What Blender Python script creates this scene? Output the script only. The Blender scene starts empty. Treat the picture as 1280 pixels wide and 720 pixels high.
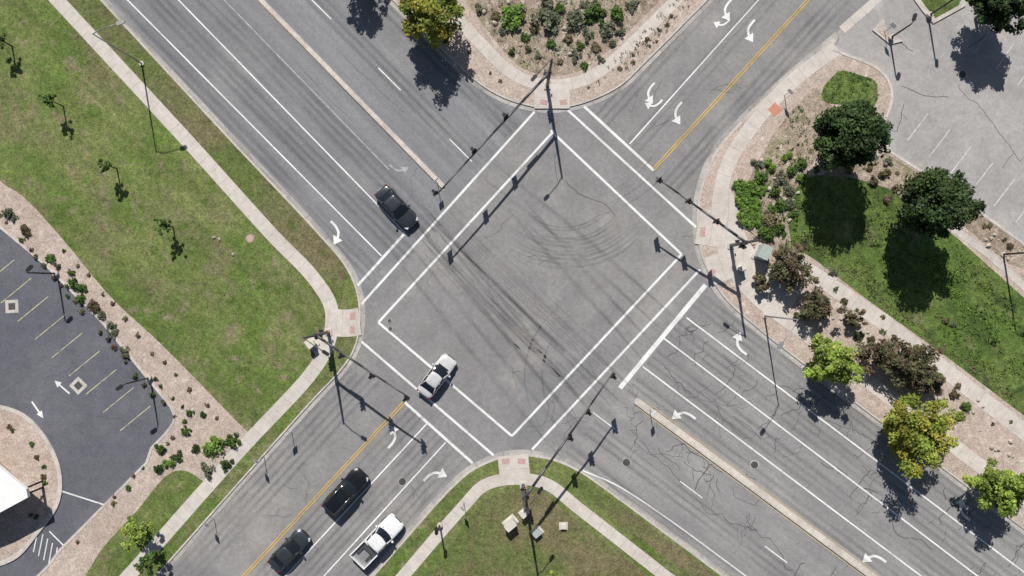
import bpy, math, random
import numpy as np
from mathutils import Vector, Matrix, Euler
random.seed(7); RNG=np.random.default_rng(7)
S=12.0; CAMH=80.0
def W(p): return ((p[0]-640)/S,(360-p[1])/S)
scene=bpy.context.scene
def link(o): scene.collection.objects.link(o); return o
# ------------------------------------------------------------ materials
def newmat(name):
    m=bpy.data.materials.new(name); m.use_nodes=True
    nt=m.node_tree; b=nt.nodes['Principled BSDF']; return m,nt,b
def noise(nt,vec,scale,detail=4,rough=.55,dist=0):
    n=nt.nodes.new('ShaderNodeTexNoise'); n.inputs['Scale'].default_value=scale
    n.inputs['Detail'].default_value=detail; n.inputs['Roughness'].default_value=rough
    n.inputs['Distortion'].default_value=dist
    if vec: nt.links.new(vec,n.inputs['Vector'])
    return n.outputs['Fac']
def mrange(nt,fac,a,b,c,d):
    n=nt.nodes.new('ShaderNodeMapRange'); nt.links.new(fac,n.inputs[0])
    for i,v in enumerate((a,b,c,d)): n.inputs[i+1].default_value=v
    return n.outputs[0]
def mixc(nt,fac,a,b,mode='MIX'):
    n=nt.nodes.new('ShaderNodeMix'); n.data_type='RGBA'; n.blend_type=mode
    if hasattr(fac,'links'): nt.links.new(fac,n.inputs[0])
    else: n.inputs[0].default_value=fac
    for s,v in ((6,a),(7,b)):
        if hasattr(v,'links'): nt.links.new(v,n.inputs[s])
        else: n.inputs[s].default_value=(*v,1)
    return n.outputs[2]
def math_(nt,op,a,b=None):
    n=nt.nodes.new('ShaderNodeMath'); n.operation=op
    for i,v in enumerate((a,b)):
        if v is None: continue
        if hasattr(v,'links'): nt.links.new(v,n.inputs[i])
        else: n.inputs[i].default_value=v
    return n.outputs[0]
def comb(nt,v):
    n=nt.nodes.new('ShaderNodeCombineColor')
    for i in range(3): nt.links.new(v,n.inputs[i])
    return n.outputs[0]
def surf(name,base,layers=(),mults=(),rough=.9,bump=None,joint=None,gain=1.0):
    m,nt,b=newmat(name)
    g=lambda c:tuple(min(.85,x*gain) for x in c)
    tc=nt.nodes.new('ShaderNodeTexCoord'); vec=tc.outputs['Object']
    col=g(base)
    for (sc,lo,hi,c) in layers:
        f=mrange(nt,noise(nt,vec,sc,5,.6,.3),lo,hi,0,1); col=mixc(nt,f,col,g(c))
    for mm in mults:
        sc,lo,hi=mm[:3]; v=vec
        if len(mm)>3:
            mp=nt.nodes.new('ShaderNodeMapping'); nt.links.new(vec,mp.inputs[0])
            mp.vector_type='TEXTURE'
            mp.inputs['Rotation'].default_value=(0,0,math.radians(mm[3])); mp.inputs['Scale'].default_value=(mm[4],1,1); v=mp.outputs[0]
        f=mrange(nt,noise(nt,v,sc,3,.65),.30,.70,lo,hi); col=mixc(nt,1.0,col,comb(nt,f),'MULTIPLY')
    if joint:
        uv=nt.nodes.new('ShaderNodeUVMap'); sp=nt.nodes.new('ShaderNodeSeparateXYZ'); nt.links.new(uv.outputs[0],sp.inputs[0])
        fr=math_(nt,'FRACT',math_(nt,'DIVIDE',sp.outputs[0],joint))
        f=mrange(nt,fr,.0,.06,.70,1.0); col=mixc(nt,1.0,col,comb(nt,f),'MULTIPLY')
    if hasattr(col,'links'): nt.links.new(col,b.inputs['Base Color'])
    else: b.inputs['Base Color'].default_value=(*col,1)
    b.inputs['Roughness'].default_value=rough
    b.inputs['Specular IOR Level'].default_value=.25
    if bump:
        bp=nt.nodes.new('ShaderNodeBump'); bp.inputs['Distance'].default_value=bump[1]; bp.inputs['Strength'].default_value=bump[2]
        nt.links.new(noise(nt,vec,bump[0],3,.7),bp.inputs['Height']); nt.links.new(bp.outputs[0],b.inputs['Normal'])
    return m
def simple(name,c,rough=.5,metal=0,coat=0,spec=.5):
    m,nt,b=newmat(name); b.inputs['Base Color'].default_value=(*c,1)
    b.inputs['Roughness'].default_value=rough; b.inputs['Metallic'].default_value=metal; b.inputs['Coat Weight'].default_value=coat
    b.inputs['Specular IOR Level'].default_value=spec
    tc=nt.nodes.new('ShaderNodeTexCoord')
    f=mrange(nt,noise(nt,tc.outputs['Object'],3,3),.3,.7,.9,1.08)
    nt.links.new(mixc(nt,1.0,c,comb(nt,f),'MULTIPLY'),b.inputs['Base Color'])
    return m
def paint(name,c,under,nscale,lo,hi,amount=1.0):
    """opaque worn paint: noise lets the asphalt colour through"""
    m,nt,b=newmat(name); tc=nt.nodes.new('ShaderNodeTexCoord'); v=tc.outputs['Object']
    a=mrange(nt,noise(nt,v,nscale,6,.78),lo,hi,0,amount)
    f=mrange(nt,noise(nt,v,.35,3,.6),.35,.65,.80,1.04)
    nt.links.new(mixc(nt,a,under,mixc(nt,1.0,c,comb(nt,f),'MULTIPLY')),b.inputs['Base Color']); b.inputs['Roughness'].default_value=.8; b.inputs['Specular IOR Level'].default_value=.25
    return m
def decal(name,c,strength,nscale=.6,stretch=8,lo=.3,hi=.7):
    m,nt,b=newmat(name); b.inputs['Base Color'].default_value=(*c,1); b.inputs['Roughness'].default_value=.9
    b.inputs['Specular IOR Level'].default_value=.2
    uv=nt.nodes.new('ShaderNodeUVMap'); sp=nt.nodes.new('ShaderNodeSeparateXYZ'); nt.links.new(uv.outputs[0],sp.inputs[0])
    mp=nt.nodes.new('ShaderNodeMapping'); nt.links.new(uv.outputs[0],mp.inputs[0]); mp.inputs['Scale'].default_value=(1/stretch,1,1)
    a=mrange(nt,noise(nt,mp.outputs[0],nscale*3,4,.7),lo,hi,0,1)
    v=math_(nt,'ABSOLUTE',sp.outputs[1]); fall=mrange(nt,v,.1,1,1,0); a=math_(nt,'MULTIPLY',a,fall)
    tc=nt.nodes.new('ShaderNodeTexCoord'); big=mrange(nt,noise(nt,tc.outputs['Object'],.12,3,.6),.38,.6,.35,1); a=math_(nt,'MULTIPLY',a,big)
    a=math_(nt,'MULTIPLY',a,strength); nt.links.new(a,b.inputs['Alpha'])
    return m
M={}
M['road']=surf('asphalt',(.158,.152,.148),[(.045,.40,.60,(.132,.129,.130)),(.10,.52,.70,(.192,.182,.170)),(.25,.56,.72,(.138,.134,.132))],[(.35,.87,1.1),(2.2,.88,1.1),(9,.82,1.18)],.9,(14,.02,.4),gain=1.72)
M['road_nw']=surf('asphalt_worn',(.145,.143,.147),[(.06,.42,.62,(.128,.127,.132)),(.15,.54,.7,(.165,.161,.160))],[(.7,.78,1.14,-45.5,16),(2.2,.9,1.1),(9,.82,1.18)],.9,(14,.02,.4),gain=1.66)
M['road_se']=surf('asphalt_cracked',(.172,.166,.162),[(.08,.42,.6,(.148,.144,.142)),(.2,.54,.7,(.188,.182,.175))],[(.7,.82,1.12,-37,16),(2.2,.9,1.1),(9,.82,1.18)],.9,(14,.02,.4),gain=1.70)
M['lot_dark']=surf('parking_asphalt_dark',(.078,.080,.092),[(.1,.42,.62,(.095,.096,.106)),(.3,.56,.7,(.070,.072,.083))],[(.8,.9,1.1),(3,.9,1.1),(9,.8,1.2)],.9,(14,.02,.4),gain=1.5)
M['lot_light']=surf('parking_asphalt_light',(.27,.255,.244),[(.08,.42,.62,(.228,.217,.210)),(.25,.55,.7,(.29,.275,.263))],[(.6,.88,1.08),(2.5,.9,1.1),(9,.85,1.15)],.9,(14,.02,.4),gain=1.45)
M['conc']=surf('concrete',(.44,.40,.36),[(.3,.42,.68,(.385,.345,.31)),(.12,.5,.7,(.46,.415,.375))],[(1.5,.88,1.08),(8,.88,1.1)],.9,(10,.01,.3),joint=1.5,gain=1.36)
M['kerb']=surf('kerb_concrete',(.46,.42,.38),[(.4,.45,.65,(.36,.33,.30))],[(2,.85,1.1),(8,.85,1.1)],.9,gain=1.25)
M['medconc']=surf('median_concrete',(.52,.46,.40),[(.4,.42,.62,(.44,.38,.33))],[(2,.85,1.1),(8,.85,1.1)],.9,gain=1.25)
M['gutter']=surf('gutter_concrete',(.38,.355,.33),[(.3,.42,.62,(.29,.275,.26))],[(2,.85,1.1),(8,.85,1.1)],.9,joint=3,gain=1.25)
M['gravel']=surf('pink_gravel',(.40,.325,.275),[(.25,.42,.65,(.345,.276,.230)),(.8,.55,.70,(.46,.395,.34))],[(1.4,.85,1.1),(5,.75,1.2),(11,.65,1.28)],.95,(9,.04,.7),gain=1.3)
M['mulch']=surf('mulch_soil',(.29,.235,.18),[(.25,.42,.62,(.225,.175,.13)),(.9,.54,.70,(.37,.315,.26)),(.35,.56,.7,(.165,.17,.085))],[(1.8,.72,1.2),(6,.6,1.35),(11,.6,1.3)],.95,(8,.06,.8),gain=1.4)
M['lawn']=surf('lawn_grass',(.110,.152,.040),[(.045,.38,.54,(.155,.180,.060)),(.09,.46,.60,(.108,.160,.036)),(.2,.48,.62,(.175,.172,.078)),(.6,.55,.68,(.205,.182,.105)),(.13,.58,.68,(.080,.124,.030)),(.4,.58,.68,(.10,.15,.034))],[(.45,.78,1.16,-42,5),(1.7,.76,1.22),(5,.62,1.35),(12,.7,1.3)],.95,(9,.08,1),gain=1.14)
M['lawn_dry']=surf('dry_grass',(.112,.145,.042),[(.09,.42,.58,(.175,.148,.082)),(.35,.5,.66,(.138,.120,.060)),(.7,.57,.7,(.085,.115,.03))],[(1.7,.75,1.2),(5,.62,1.35),(12,.7,1.3)],.95,(9,.08,1),gain=1.14)
M['channel']=surf('channel_grass',(.088,.145,.030),[(.10,.42,.58,(.128,.178,.046)),(.4,.50,.64,(.058,.096,.024)),(.25,.58,.70,(.19,.185,.09))],[(1.7,.7,1.25),(5,.6,1.35)],.95,(6,.12,1),gain=1.08)
M['ground']=surf('terrain_soil',(.20,.17,.11),[(.02,.4,.6,(.11,.14,.05))],[(1,.8,1.2)],.95)
U=(.26,.25,.245)
M['white']=paint('white_paint',(.80,.80,.78),U,2.4,.30,.44)
M['white_worn']=paint('worn_white_paint',(.64,.64,.62),(.25,.245,.25),1.8,.38,.62,.85)
M['yellow']=paint('yellow_paint',(.66,.43,.09),U,2.2,.30,.46)
M['yellow_worn']=paint('worn_yellow_paint',(.58,.43,.18),(.40,.36,.30),2.2,.36,.60,.9)
M['lotline']=paint('faded_lot_paint',(.55,.52,.32),(.13,.13,.145),2.2,.32,.52)
M['lotwhite']=paint('faded_white_paint',(.70,.69,.67),(.38,.365,.35),2,.34,.56)
M['wear']=decal('tyre_wear',(.075,.074,.077),.36,.7,9,.25,.75)
M['skid']=decal('skid_mark',(.055,.055,.058),.44,1.0,6,.38,.68)
M['bleach']=decal('bleached_asphalt',(.42,.39,.36),.46,.8,5,.35,.72)
M['crack']=simple('crack_tar',(.075,.072,.071),.8,spec=.2)
M['crackfine']=simple('fine_crack',(.15,.145,.142),.9,spec=.2)
M['tactile']=surf('tactile_paving',(.50,.34,.31),[],[(6,.8,1.2)],.9)
M['redpad']=surf('tactile_paving_red',(.58,.25,.17),[],[(6,.8,1.2)],.9)
M['iron']=simple('cast_iron',(.10,.095,.09),.6,.3)
M['pole']=simple('galvanised_pole',(.10,.10,.105),.5,.4)
M['poledark']=simple('bronze_pole',(.035,.032,.03),.45,.3)
M['polelight']=simple('light_pole',(.34,.34,.34),.45,.4)
M['black']=simple('black_plastic',(.012,.012,.012),.5)
M['rubber']=simple('tyre_rubber',(.02,.02,.02),.85)
M['glass']=simple('car_glass',(.012,.015,.02),.06,spec=.8)
M['chrome']=simple('chrome_rim',(.5,.5,.52),.25,1)
M['red']=simple('red_lens',(.22,.015,.012),.25); M['amber']=simple('amber_lens',(.5,.22,.02),.25); M['green']=simple('green_lens',(.02,.3,.12),.25)
M['headlamp']=simple('headlamp',(.55,.57,.6),.12)
M['cabgreen']=simple('cabinet_green',(.36,.42,.38),.5); M['cabbeige']=simple('cabinet_beige',(.60,.56,.49),.6)
M['signw']=simple('sign_white',(.75,.75,.73),.5); M['signback']=simple('sign_aluminium',(.42,.42,.43),.4,.6); M['bark']=simple('bark',(.12,.085,.06),.9)
M['roofw']=surf('white_roof_membrane',(.82,.82,.80),[],[(.8,.94,1.02)],.7)
M['wall']=surf('stucco_wall',(.38,.31,.24),[],[(3,.9,1.1)],.9)
M['rock']=surf('landscape_rock',(.46,.40,.34),[],[(3,.7,1.2)],.95)
def carpaint(n,c,metal=.3): 
    m=simple(n,c,.28,metal,1.0); return m
# ------------------------------------------------------------ mesh builder
class MB:
    def __init__(s): s.v=[];s.f=[];s.m=[];s.uv=[];s.mats=[];s.sm=[]
    def mi(s,mat):
        if mat not in s.mats: s.mats.append(mat)
        return s.mats.index(mat)
    def face(s,vs,mat,uvs=None,smooth=False):
        k=len(s.v); s.v+=[tuple(v) for v in vs]; s.f.append(list(range(k,k+len(vs)))); s.m.append(s.mi(mat)); s.sm.append(smooth)
        s.uv+= uvs if uvs else [(v[0],v[1]) for v in vs]
    def addf(s,idx,mat,smooth=False):
        s.f.append(list(idx)); s.m.append(s.mi(mat)); s.uv+=[(s.v[i][0],s.v[i][1]) for i in idx]; s.sm.append(smooth)
    def cyl(s,p,q,r1,r2,mat,n=10,caps=True):
        p=Vector(p);q=Vector(q);d=(q-p)
        if d.length<1e-6:return
        d.normalize(); a=d.orthogonal().normalized(); b=d.cross(a); k=len(s.v)
        for c,r in((p,r1),(q,r2)):
            for i in range(n):
                t=2*math.pi*i/n; s.v.append(tuple(c+a*math.cos(t)*r+b*math.sin(t)*r))
        for i in range(n):
            j=(i+1)%n; s.addf((k+i,k+j,k+n+j,k+n+i),mat,True)
        if caps:
            s.addf([k+i for i in range(n)][::-1],mat); s.addf([k+n+i for i in range(n)],mat)
    def tube(s,pts,radii,mat,n=8):
        for i in range(len(pts)-1): s.cyl(pts[i],pts[i+1],radii[i],radii[i+1],mat,n)
    def box(s,c,size,mat,rz=0,M4=None,bev=0):
        X,Y,Z=[d/2 for d in size]; k=len(s.v)
        R=M4 if M4 else Matrix.Rotation(rz,4,'Z')
        b=min(bev,X*.9,Y*.9)
        if b>0: ring=[(-X+b,-Y),(X-b,-Y),(X,-Y+b),(X,Y-b),(X-b,Y),(-X+b,Y),(-X,Y-b),(-X,-Y+b)]
        else: ring=[(-X,-Y),(X,-Y),(X,Y),(-X,Y)]
        n=len(ring)
        for z in(-Z,Z):
            for x,y in ring: s.v.append(tuple(R@Vector((x,y,z))+Vector(c)))
        for i in range(n):
            j=(i+1)%n; s.addf((k+i,k+j,k+n+j,k+n+i),mat)
        s.addf([k+i for i in range(n)][::-1],mat); s.addf([k+n+i for i in range(n)],mat)
    def band(s,pts,w,z,mat,u0=0,taper=False):
        P=[Vector(p) for p in pts]; n=len(P)
        L=[];R=[];U=[u0]
        for i in range(n):
            d1=(P[i]-P[i-1]).normalized() if i else (P[1]-P[0]).normalized()
            d2=(P[i+1]-P[i]).normalized() if i<n-1 else d1
            t=(d1+d2); t=t.normalized() if t.length>1e-6 else d1
            nn=Vector((-t.y,t.x)); sc=1/max(.5,nn.dot(Vector((-d1.y,d1.x))))
            if taper: sc*=max(.08,math.sin(math.pi*i/(n-1))**.6)
            L.append(P[i]+nn*w/2*sc); R.append(P[i]-nn*w/2*sc)
            if i: U.append(U[-1]+(P[i]-P[i-1]).length)
        for i in range(n-1):
            s.face([(R[i].x,R[i].y,z),(R[i+1].x,R[i+1].y,z),(L[i+1].x,L[i+1].y,z),(L[i].x,L[i].y,z)],mat,
              [(U[i],-1),(U[i+1],-1),(U[i+1],1),(U[i],1)])
    def poly(s,pts,z,mat):
        ar=sum(pts[i][0]*pts[(i+1)%len(pts)][1]-pts[(i+1)%len(pts)][0]*pts[i][1] for i in range(len(pts)))
        if ar<0: pts=pts[::-1]
        s.face([(p[0],p[1],z) for p in pts],mat)
    def slab(s,pts,z0,z1,mat):
        ar=sum(pts[i][0]*pts[(i+1)%len(pts)][1]-pts[(i+1)%len(pts)][0]*pts[i][1] for i in range(len(pts)))
        if ar<0: pts=pts[::-1]
        s.face([(p[0],p[1],z1) for p in pts],mat)
        for i in range(len(pts)):
            a=pts[i];b=pts[(i+1)%len(pts)]
            s.face([(a[0],a[1],z0),(b[0],b[1],z0),(b[0],b[1],z1),(a[0],a[1],z1)],mat)
    def obj(s,name,parent=None,loc=None,rz=0):
        me=bpy.data.meshes.new(name); me.from_pydata(s.v,[],s.f)
        for m in s.mats: me.materials.append(m)
        me.polygons.foreach_set('material_index',s.m); me.polygons.foreach_set('use_smooth',s.sm)
        uv=me.uv_layers.new(name='UVMap'); flat=[c for u in s.uv for c in u]; uv.data.foreach_set('uv',flat)
        me.update(); o=link(bpy.data.objects.new(name,me))
        if parent: o.parent=parent
        if loc: o.location=loc
        o.rotation_euler[2]=rz
        return o
def empty(name,loc=(0,0,0),rz=0):
    o=link(bpy.data.objects.new(name,None)); o.location=loc; o.rotation_euler[2]=rz; o.empty_display_size=.3; return o
def cr(pts,n=6):
    P=[Vector(p) for p in pts]; P=[P[0]*2-P[1]]+P+[P[-1]*2-P[-2]]; out=[]
    for i in range(1,len(P)-2):
        p0,p1,p2,p3=P[i-1:i+3]; t0=0;t1=t0+max(.01,(p1-p0).length)**.5;t2=t1+max(.01,(p2-p1).length)**.5;t3=t2+max(.01,(p3-p2).length)**.5
        for k in range(n):
            t=t1+(t2-t1)*k/n
            A1=p0*((t1-t)/(t1-t0))+p1*((t-t0)/(t1-t0)); A2=p1*((t2-t)/(t2-t1))+p2*((t-t1)/(t2-t1)); A3=p2*((t3-t)/(t3-t2))+p3*((t-t2)/(t3-t2))
            B1=A1*((t2-t)/(t2-t0))+A2*((t-t0)/(t2-t0)); B2=A2*((t3-t)/(t3-t1))+A3*((t-t1)/(t3-t1))
            c=B1*((t2-t)/(t2-t1))+B2*((t-t1)/(t2-t1)); out.append((c.x,c.y))
    out.append(tuple(P[-2])); return out
def off(pts,d):
    P=[Vector(p) for p in pts]; out=[]
    for i in range(len(P)):
        d1=(P[i]-P[i-1]).normalized() if i else (P[1]-P[0]).normalized()
        d2=(P[i+1]-P[i]).normalized() if i<len(P)-1 else d1
        t=(d1+d2).normalized(); n=Vector((-t.y,t.x)); out.append(tuple(P[i]+n*d))
    return out
def WW(pts): return [W(p) for p in pts]
def sheet(name,px,z,mat): b=MB(); b.poly(WW(px),z,mat); return b.obj(name)
# ------------------------------------------------------------ ground
b=MB(); b.poly([(-900,-900),(900,-900),(900,900),(-900,900)],0,M['ground']); b.obj('ground')
sheet('road',[(-800,-800),(2100,-800),(2100,1500),(-800,1500)],.004,M['road'])
sheet('road_northwest',[(-470,-600),(-110,-600),(490,0),(600,110),(668,140),(452,380),(436,335),(128,0)],.008,M['road_nw'])
sheet('road_southeast',[(875,337),(905,375),(1000,452),(1280,662),(2000,1205),(1700,1320),(900,716),(665,562)],.008,M['road_se'])
Wc=[(-450,-575)]+cr([(128,0),(290,175),(398,290),(432,330),(447,362),(451,400),(444,436),(425,465),(395,497),(200,716)])+[(-400,1376)]
Nc=[(-110,-600)]+cr([(490,0),(590,98),(620,118),(650,130),(690,136),(730,129),(775,108),(803,82),(885,0)])+[(1425,-600)]
Ec=cr([(1048,44),(1000,84),(930,148),(893,192),(875,238),(871,285),(880,330),(905,372),(950,413),(1000,452),(1280,662)])+[(2000,1205)]
Sc=[(-135,1376)]+cr([(465,720),(575,598),(602,580),(640,568),(690,573),(725,588),(760,612),(900,716)])+[(1700,1320)]
lotW=[(-500,-170),(0,283),(60,333),(130,404),(205,497)]+cr([(214,508),(219,522),(212,536),(190,560)])+[(184,578),(75,688),(62,706),(-560,1325)]
lotE=[(2000,850),(1280,306),(1200,248),(1150,214),(1112,190)]+cr([(1105,176),(1103,160),(1113,130),(1112,106),(1096,86),(1065,72)])+[(1040,62)]
def island(name,curve,back,side,base):
    b=MB(); b.slab(WW(curve+back),.0,.12,M['kerb']); o=b.obj(name+'_kerb')
    sheet(name,off(curve,side*2.2)+back,.124,base)
    g=MB(); g.band(WW(off(curve,-side*2.8)),.46,.020,M['gutter']); g.obj('gutter')
island('west_lawn',Wc,[(-560,1376)]+lotW[::-1]+[(-900,-575)],1,M['lawn'])
island('north_verge',Nc,[],-1,M['gravel'])
island('east_verge',Ec,lotE,-1,M['gravel'])
island('south_lawn',Sc,[],1,M['lawn'])
# W details
sheet('gravel_bed',lotW+[(-400,1370)]+[(168,712),(300,562),(318,546)]+cr([(300,530),(200,428),(140,372),(80,300),(30,246),(8,232)])+[(-500,-230)],.128,M['gravel'])
sheet('lawn_patch',cr([(262,606),(232,588),(212,592),(170,640),(128,686),(112,712)])+[(90,745),(-300,1176),(-230,1176),(155,722)],.132,M['lawn'])
stripW=cr([(86,0),(250,182),(352,296),(400,340),(425,385)])
sheet('verge_strip',off(Wc[1:],2.4)[0:20]+[(428,372)]+stripW[::-1]+[],.128,M['lawn_dry'])
def walk(px,w,z=.136,mat=None,name='sidewalk'):
    b=MB(); b.band(WW(px),w/S,z,mat or M['conc']); return b.obj(name)
walk([(-450,-570)]+cr([(72,0),(240,182),(342,295),(392,347),(414,384),(413,420),(397,456),(300,563),(168,712)])+[(-440,1376)],17)
walk(cr([(410,402),(432,404),(450,402)]),34,.140)
sheet('sidewalk_pad',[(380,428),(392,418),(408,430),(396,444)],.144,M['conc'])
# N
sheet('planting_bed',cr([(568,-20),(612,42),(650,84),(690,95),(727,88),(760,64),(826,0)])+[(1345,-600),(-20,-600)],.128,M['mulch'])
walk([(-60,-600)]+cr([(540,-8),(602,56),(632,86),(658,101),(690,107),(728,101),(762,80),(846,0)])+[(1385,-600)],15)
walk([(690,104),(690,136)],44,.140)
# E
walk(cr([(1046,60),(990,102),(938,160),(910,205),(899,250),(900,292),(916,335),(948,374),(990,405),(1280,624)])+[(1980,1145)],18)
sheet('sidewalk_pad',cr([(903,228),(914,240),(922,262),(932,296),(950,322),(975,346),(1000,366)])+cr([(985,392),(955,368),(926,336),(910,300),(900,262)]),.1385,M['conc'])
walk([(871,285),(915,292)],40,.142); walk([(885,340),(925,325)],36,.146)
sheet('planting_bed',cr([(1018,108),(980,150),(945,205),(930,250),(942,292),(962,316),(1000,330)])+[(1012,300),(1000,240),(1025,185),(1045,140)],.128,M['mulch'])
sheet('planting_bed',cr([(1108,192),(1080,200),(1045,205),(1022,225)])+[(1100,240),(1195,275),(1260,330),(1290,340),(1285,312),(1200,252),(1150,218)],.128,M['mulch'])
GC=[(1026,118),(1029,108),(1046,90),(1054,88),(1090,99),(1096,106),(1096,126),(1090,136),(1032,129),(1027,125)]
sheet('groundcover',GC,.14,M['channel'])
sheet('channel_grass',cr([(988,306),(986,262),(1005,224),(1060,222),(1110,236)])+[(1195,297),(1290,382),(1900,850),(1900,980),(1280,520),(1180,444),(1080,372),(1020,326)],.132,M['channel'])
walk([(975,322),(1020,345),(1100,400),(1190,470),(1280,540),(1900,1010)],20,.136)
walk([(1190,285),(1235,318),(1290,368),(1900,830)],9,.140,M['kerb'],'concrete_edging')
# S
walk([(-95,1376)]+cr([(502,722),(578,634),(606,606),(645,598),(684,605),(722,634),(832,720)])+[(1640,1330)],15)
walk([(641,568),(644,600)],38,.140)
sheet('dry_lawn',cr([(540,720),(592,640),(615,620),(645,612),(676,617),(712,644),(805,716)])+[(1560,1290),(-10,1340)],.128,M['lawn_dry'])
sheet('dry_lawn',cr([(705,588),(760,620),(890,716)])+[(1600,1270),(1570,1270),(858,716),(730,620)],.130,M['lawn_dry'])
# lots
sheet('parking_lot',lotW+[(-900,1325),(-900,-170)],.012,M['lot_dark'])
sheet('parking_lot',[(1048,38)]+[(1098,-4),(1180,-80),(1425,-400),(2400,-400),(2400,850)]+lotE,.012,M['lot_light'])
def kb(pts,w=3.2,z0=0,z1=.16,mat=None):
    b=MB(); P=WW(pts); L=WW(off(pts,w/2)); R=WW(off(pts,-w/2))
    b.band(P,w/S,z1,mat or M['kerb'])
    for q in(L,R):
        for i in range(len(q)-1): b.face([(q[i][0],q[i][1],z0),(q[i+1][0],q[i+1][1],z0),(q[i+1][0],q[i+1][1],z1),(q[i][0],q[i][1],z1)],mat or M['kerb'])
    return b.obj('kerb')
kb(lotW); kb(lotE,3.2)
walk([(1052,38),(1100,-4)],11,.03,None,'drive_apron')
for pts,mt in (([(1090,38),(1104,24),(1108,42),(1128,52),(1112,56)],M['gravel']),([(1135,-10),(1152,14),(1166,30),(1206,8),(1215,-12)],M['channel'])):
    b=MB(); b.slab(WW(pts),0,.14,M['kerb']); b.obj('traffic_island')
    c=Vector((sum(p[0] for p in pts)/len(pts),sum(p[1] for p in pts)/len(pts)))
    sheet('island_planting',[tuple(c+(Vector(p)-c)*.72) for p in pts],.144,mt)
isl=cr([(-60,500),(0,506),(32,518),(60,548),(77,588),(75,628),(48,668),(18,700),(-60,720)])
b=MB(); b.slab(WW(isl),0,.14,M['kerb']); b.obj('traffic_island_kerb'); sheet('traffic_island',cr([(-60,504),(0,510),(30,522),(56,551),(72,590),(70,626),(45,664),(16,694),(-60,714)]),.144,M['gravel'])
# ------------------------------------------------------------ medians
def median(pts,w,name):
    b=MB(); P=[Vector(p) for p in pts]
    L=off(pts,w/2);R=off(pts,-w/2)
    e=P[0]; d=(P[0]-P[1]).normalized(); tip=[]
    n=Vector((-d.y,d.x))
    for k in range(1,6):
        a=math.pi*k/6; tip.append(tuple(e+n*(math.cos(a))*(w/2)+d*math.sin(a)*w/2))
    poly=L+[tuple(p) for p in R[::-1]]
    if (Vector(R[0])-Vector(tip[0])).length>(Vector(L[0])-Vector(tip[0])).length: tip=tip[::-1]
    b.slab(WW(poly+tip),0,.14,M['kerb']); o=b.obj(name)
    sheet('median_infill',off(pts,w/2-1.6)+off(pts,-w/2+1.6)[::-1],.146,M['medconc'])
median([(553,232),(510,188),(328,2),(-262,-600)],6,'road_median')
median([(797,502),(900,578),(1088,718),(1800,1250)],9,'road_median')
# ------------------------------------------------------------ markings
mk=MB(); zc=[.024]
def line(p,q,w,mat='white',z=None):
    zc[0]+=.0002
    mk.band(WW([p,q]),w/S,zc[0],M[mat])
def dbl(p,q,mat='yellow'):
    d=(Vector(q)-Vector(p)).normalized(); n=Vector((-d.y,d.x))*1.5
    for s in(1,-1): line(tuple(Vector(p)+n*s),tuple(Vector(q)+n*s),1.3,mat)
def ext(p,q,L): d=(Vector(q)-Vector(p)).normalized(); return tuple(Vector(q)+d*L)
cw=3.0
line((668,140),(452,380),cw); line((693,163),(473,403),cw); line((505,293),(447,357),3.4)
line((710,138),(870,284),cw); line((688,163),(852,318),cw); line((730,133),(817,213),3.4)
line((852,318),(640,545),cw); line((875,337),(665,562),cw); line((882,356),(775,485),5.8)
line((473,403),(640,545),cw); line((452,427),(617,569),cw); line((506,503),(591,579),3.4)
lw=1.75
line((477,320),(-436,-600),lw);line((507,292),(-360,-600),lw)
line((486,212),(-302,-600),1.4,'white_worn')
for (x,y) in ((400,10),(487,99),(576,188)): line((x-14,y-14),(x+14,y+14),1.5)
for (x,y) in((312,-78),(224,-166)): line((x-14,y-14),(x+14,y+14),1.5)
line((555,238),(-260,-590),1.0,'yellow_worn')
line((787,180),ext((787,180),(948,0),600),lw)
dbl((817,212),ext((817,212),(1010,0),600))
for a,c in(((858,397),(1240,685)),((830,423),(1206,708)),((803,458),(1150,719))): line(a,ext(a,c,500),1.95)
for (x,y) in((864,612),(970,693),(755,526),(1076,774)): line((x-14,y-10.5),(x+14,y+10.5),1.4)
mk.band(WW(cr([(728,588),(770,606),(830,645),(935,722)])+[(1400,1070)]),1.8/S,.0235,M['white'])
nm=Vector((-.596,.803))
for s in(-6.4,6.4):
    p=Vector((800,504))+nm*s; q=Vector((1090,720))+nm*s; line(tuple(p),ext(tuple(p),tuple(q),400),1.2,'yellow_worn')
dbl((505,503),ext((505,503),(305,720),500))
line((535,528),ext((535,528),(357,720),500),lw); line((557,553),ext((557,553),(405,720),500),lw)
def arrow(x,y,hx,hy,turn,sc=1.0,mat='white'):
    c=Vector(W((x,y))); h=Vector((hx,-hy)).normalized(); l=Vector((-h.y,h.x))*(turn if turn else 1)
    def T(a,f): q=c+h*f*sc+l*a*sc; return (q.x,q.y)
    zc[0]+=.0002; z=zc[0]
    if turn==0:
        mk.band([T(0,-1.2),T(0,.4)],.2*sc,z,M[mat]); mk.poly([T(-.4,.4),T(.4,.4),T(0,1.3)],z+.0001,M[mat]); return
    mid=cr([T(-.35,-1.25),T(-.33,-.5),T(-.1,.15),T(.35,.5)],4); mk.band(mid,.26*sc,z,M[mat])
    mk.poly([T(.18,1.08),T(.46,-.06),T(1.15,.72)],z+.0001,M[mat])
arrow(421,290,.7,.71,-1,1.0); arrow(498,212,.7,.71,1,.8,'white_worn')
arrow(812,116,-.67,.74,1,.9);arrow(818,131,-.67,.74,-1,.75); arrow(846,141,-.67,.74,1,.95)
arrow(908,12,-.67,.74,1,.9);arrow(903,30,-.67,.74,-1,.7);arrow(937,38,-.67,.74,1,.95)
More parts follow.
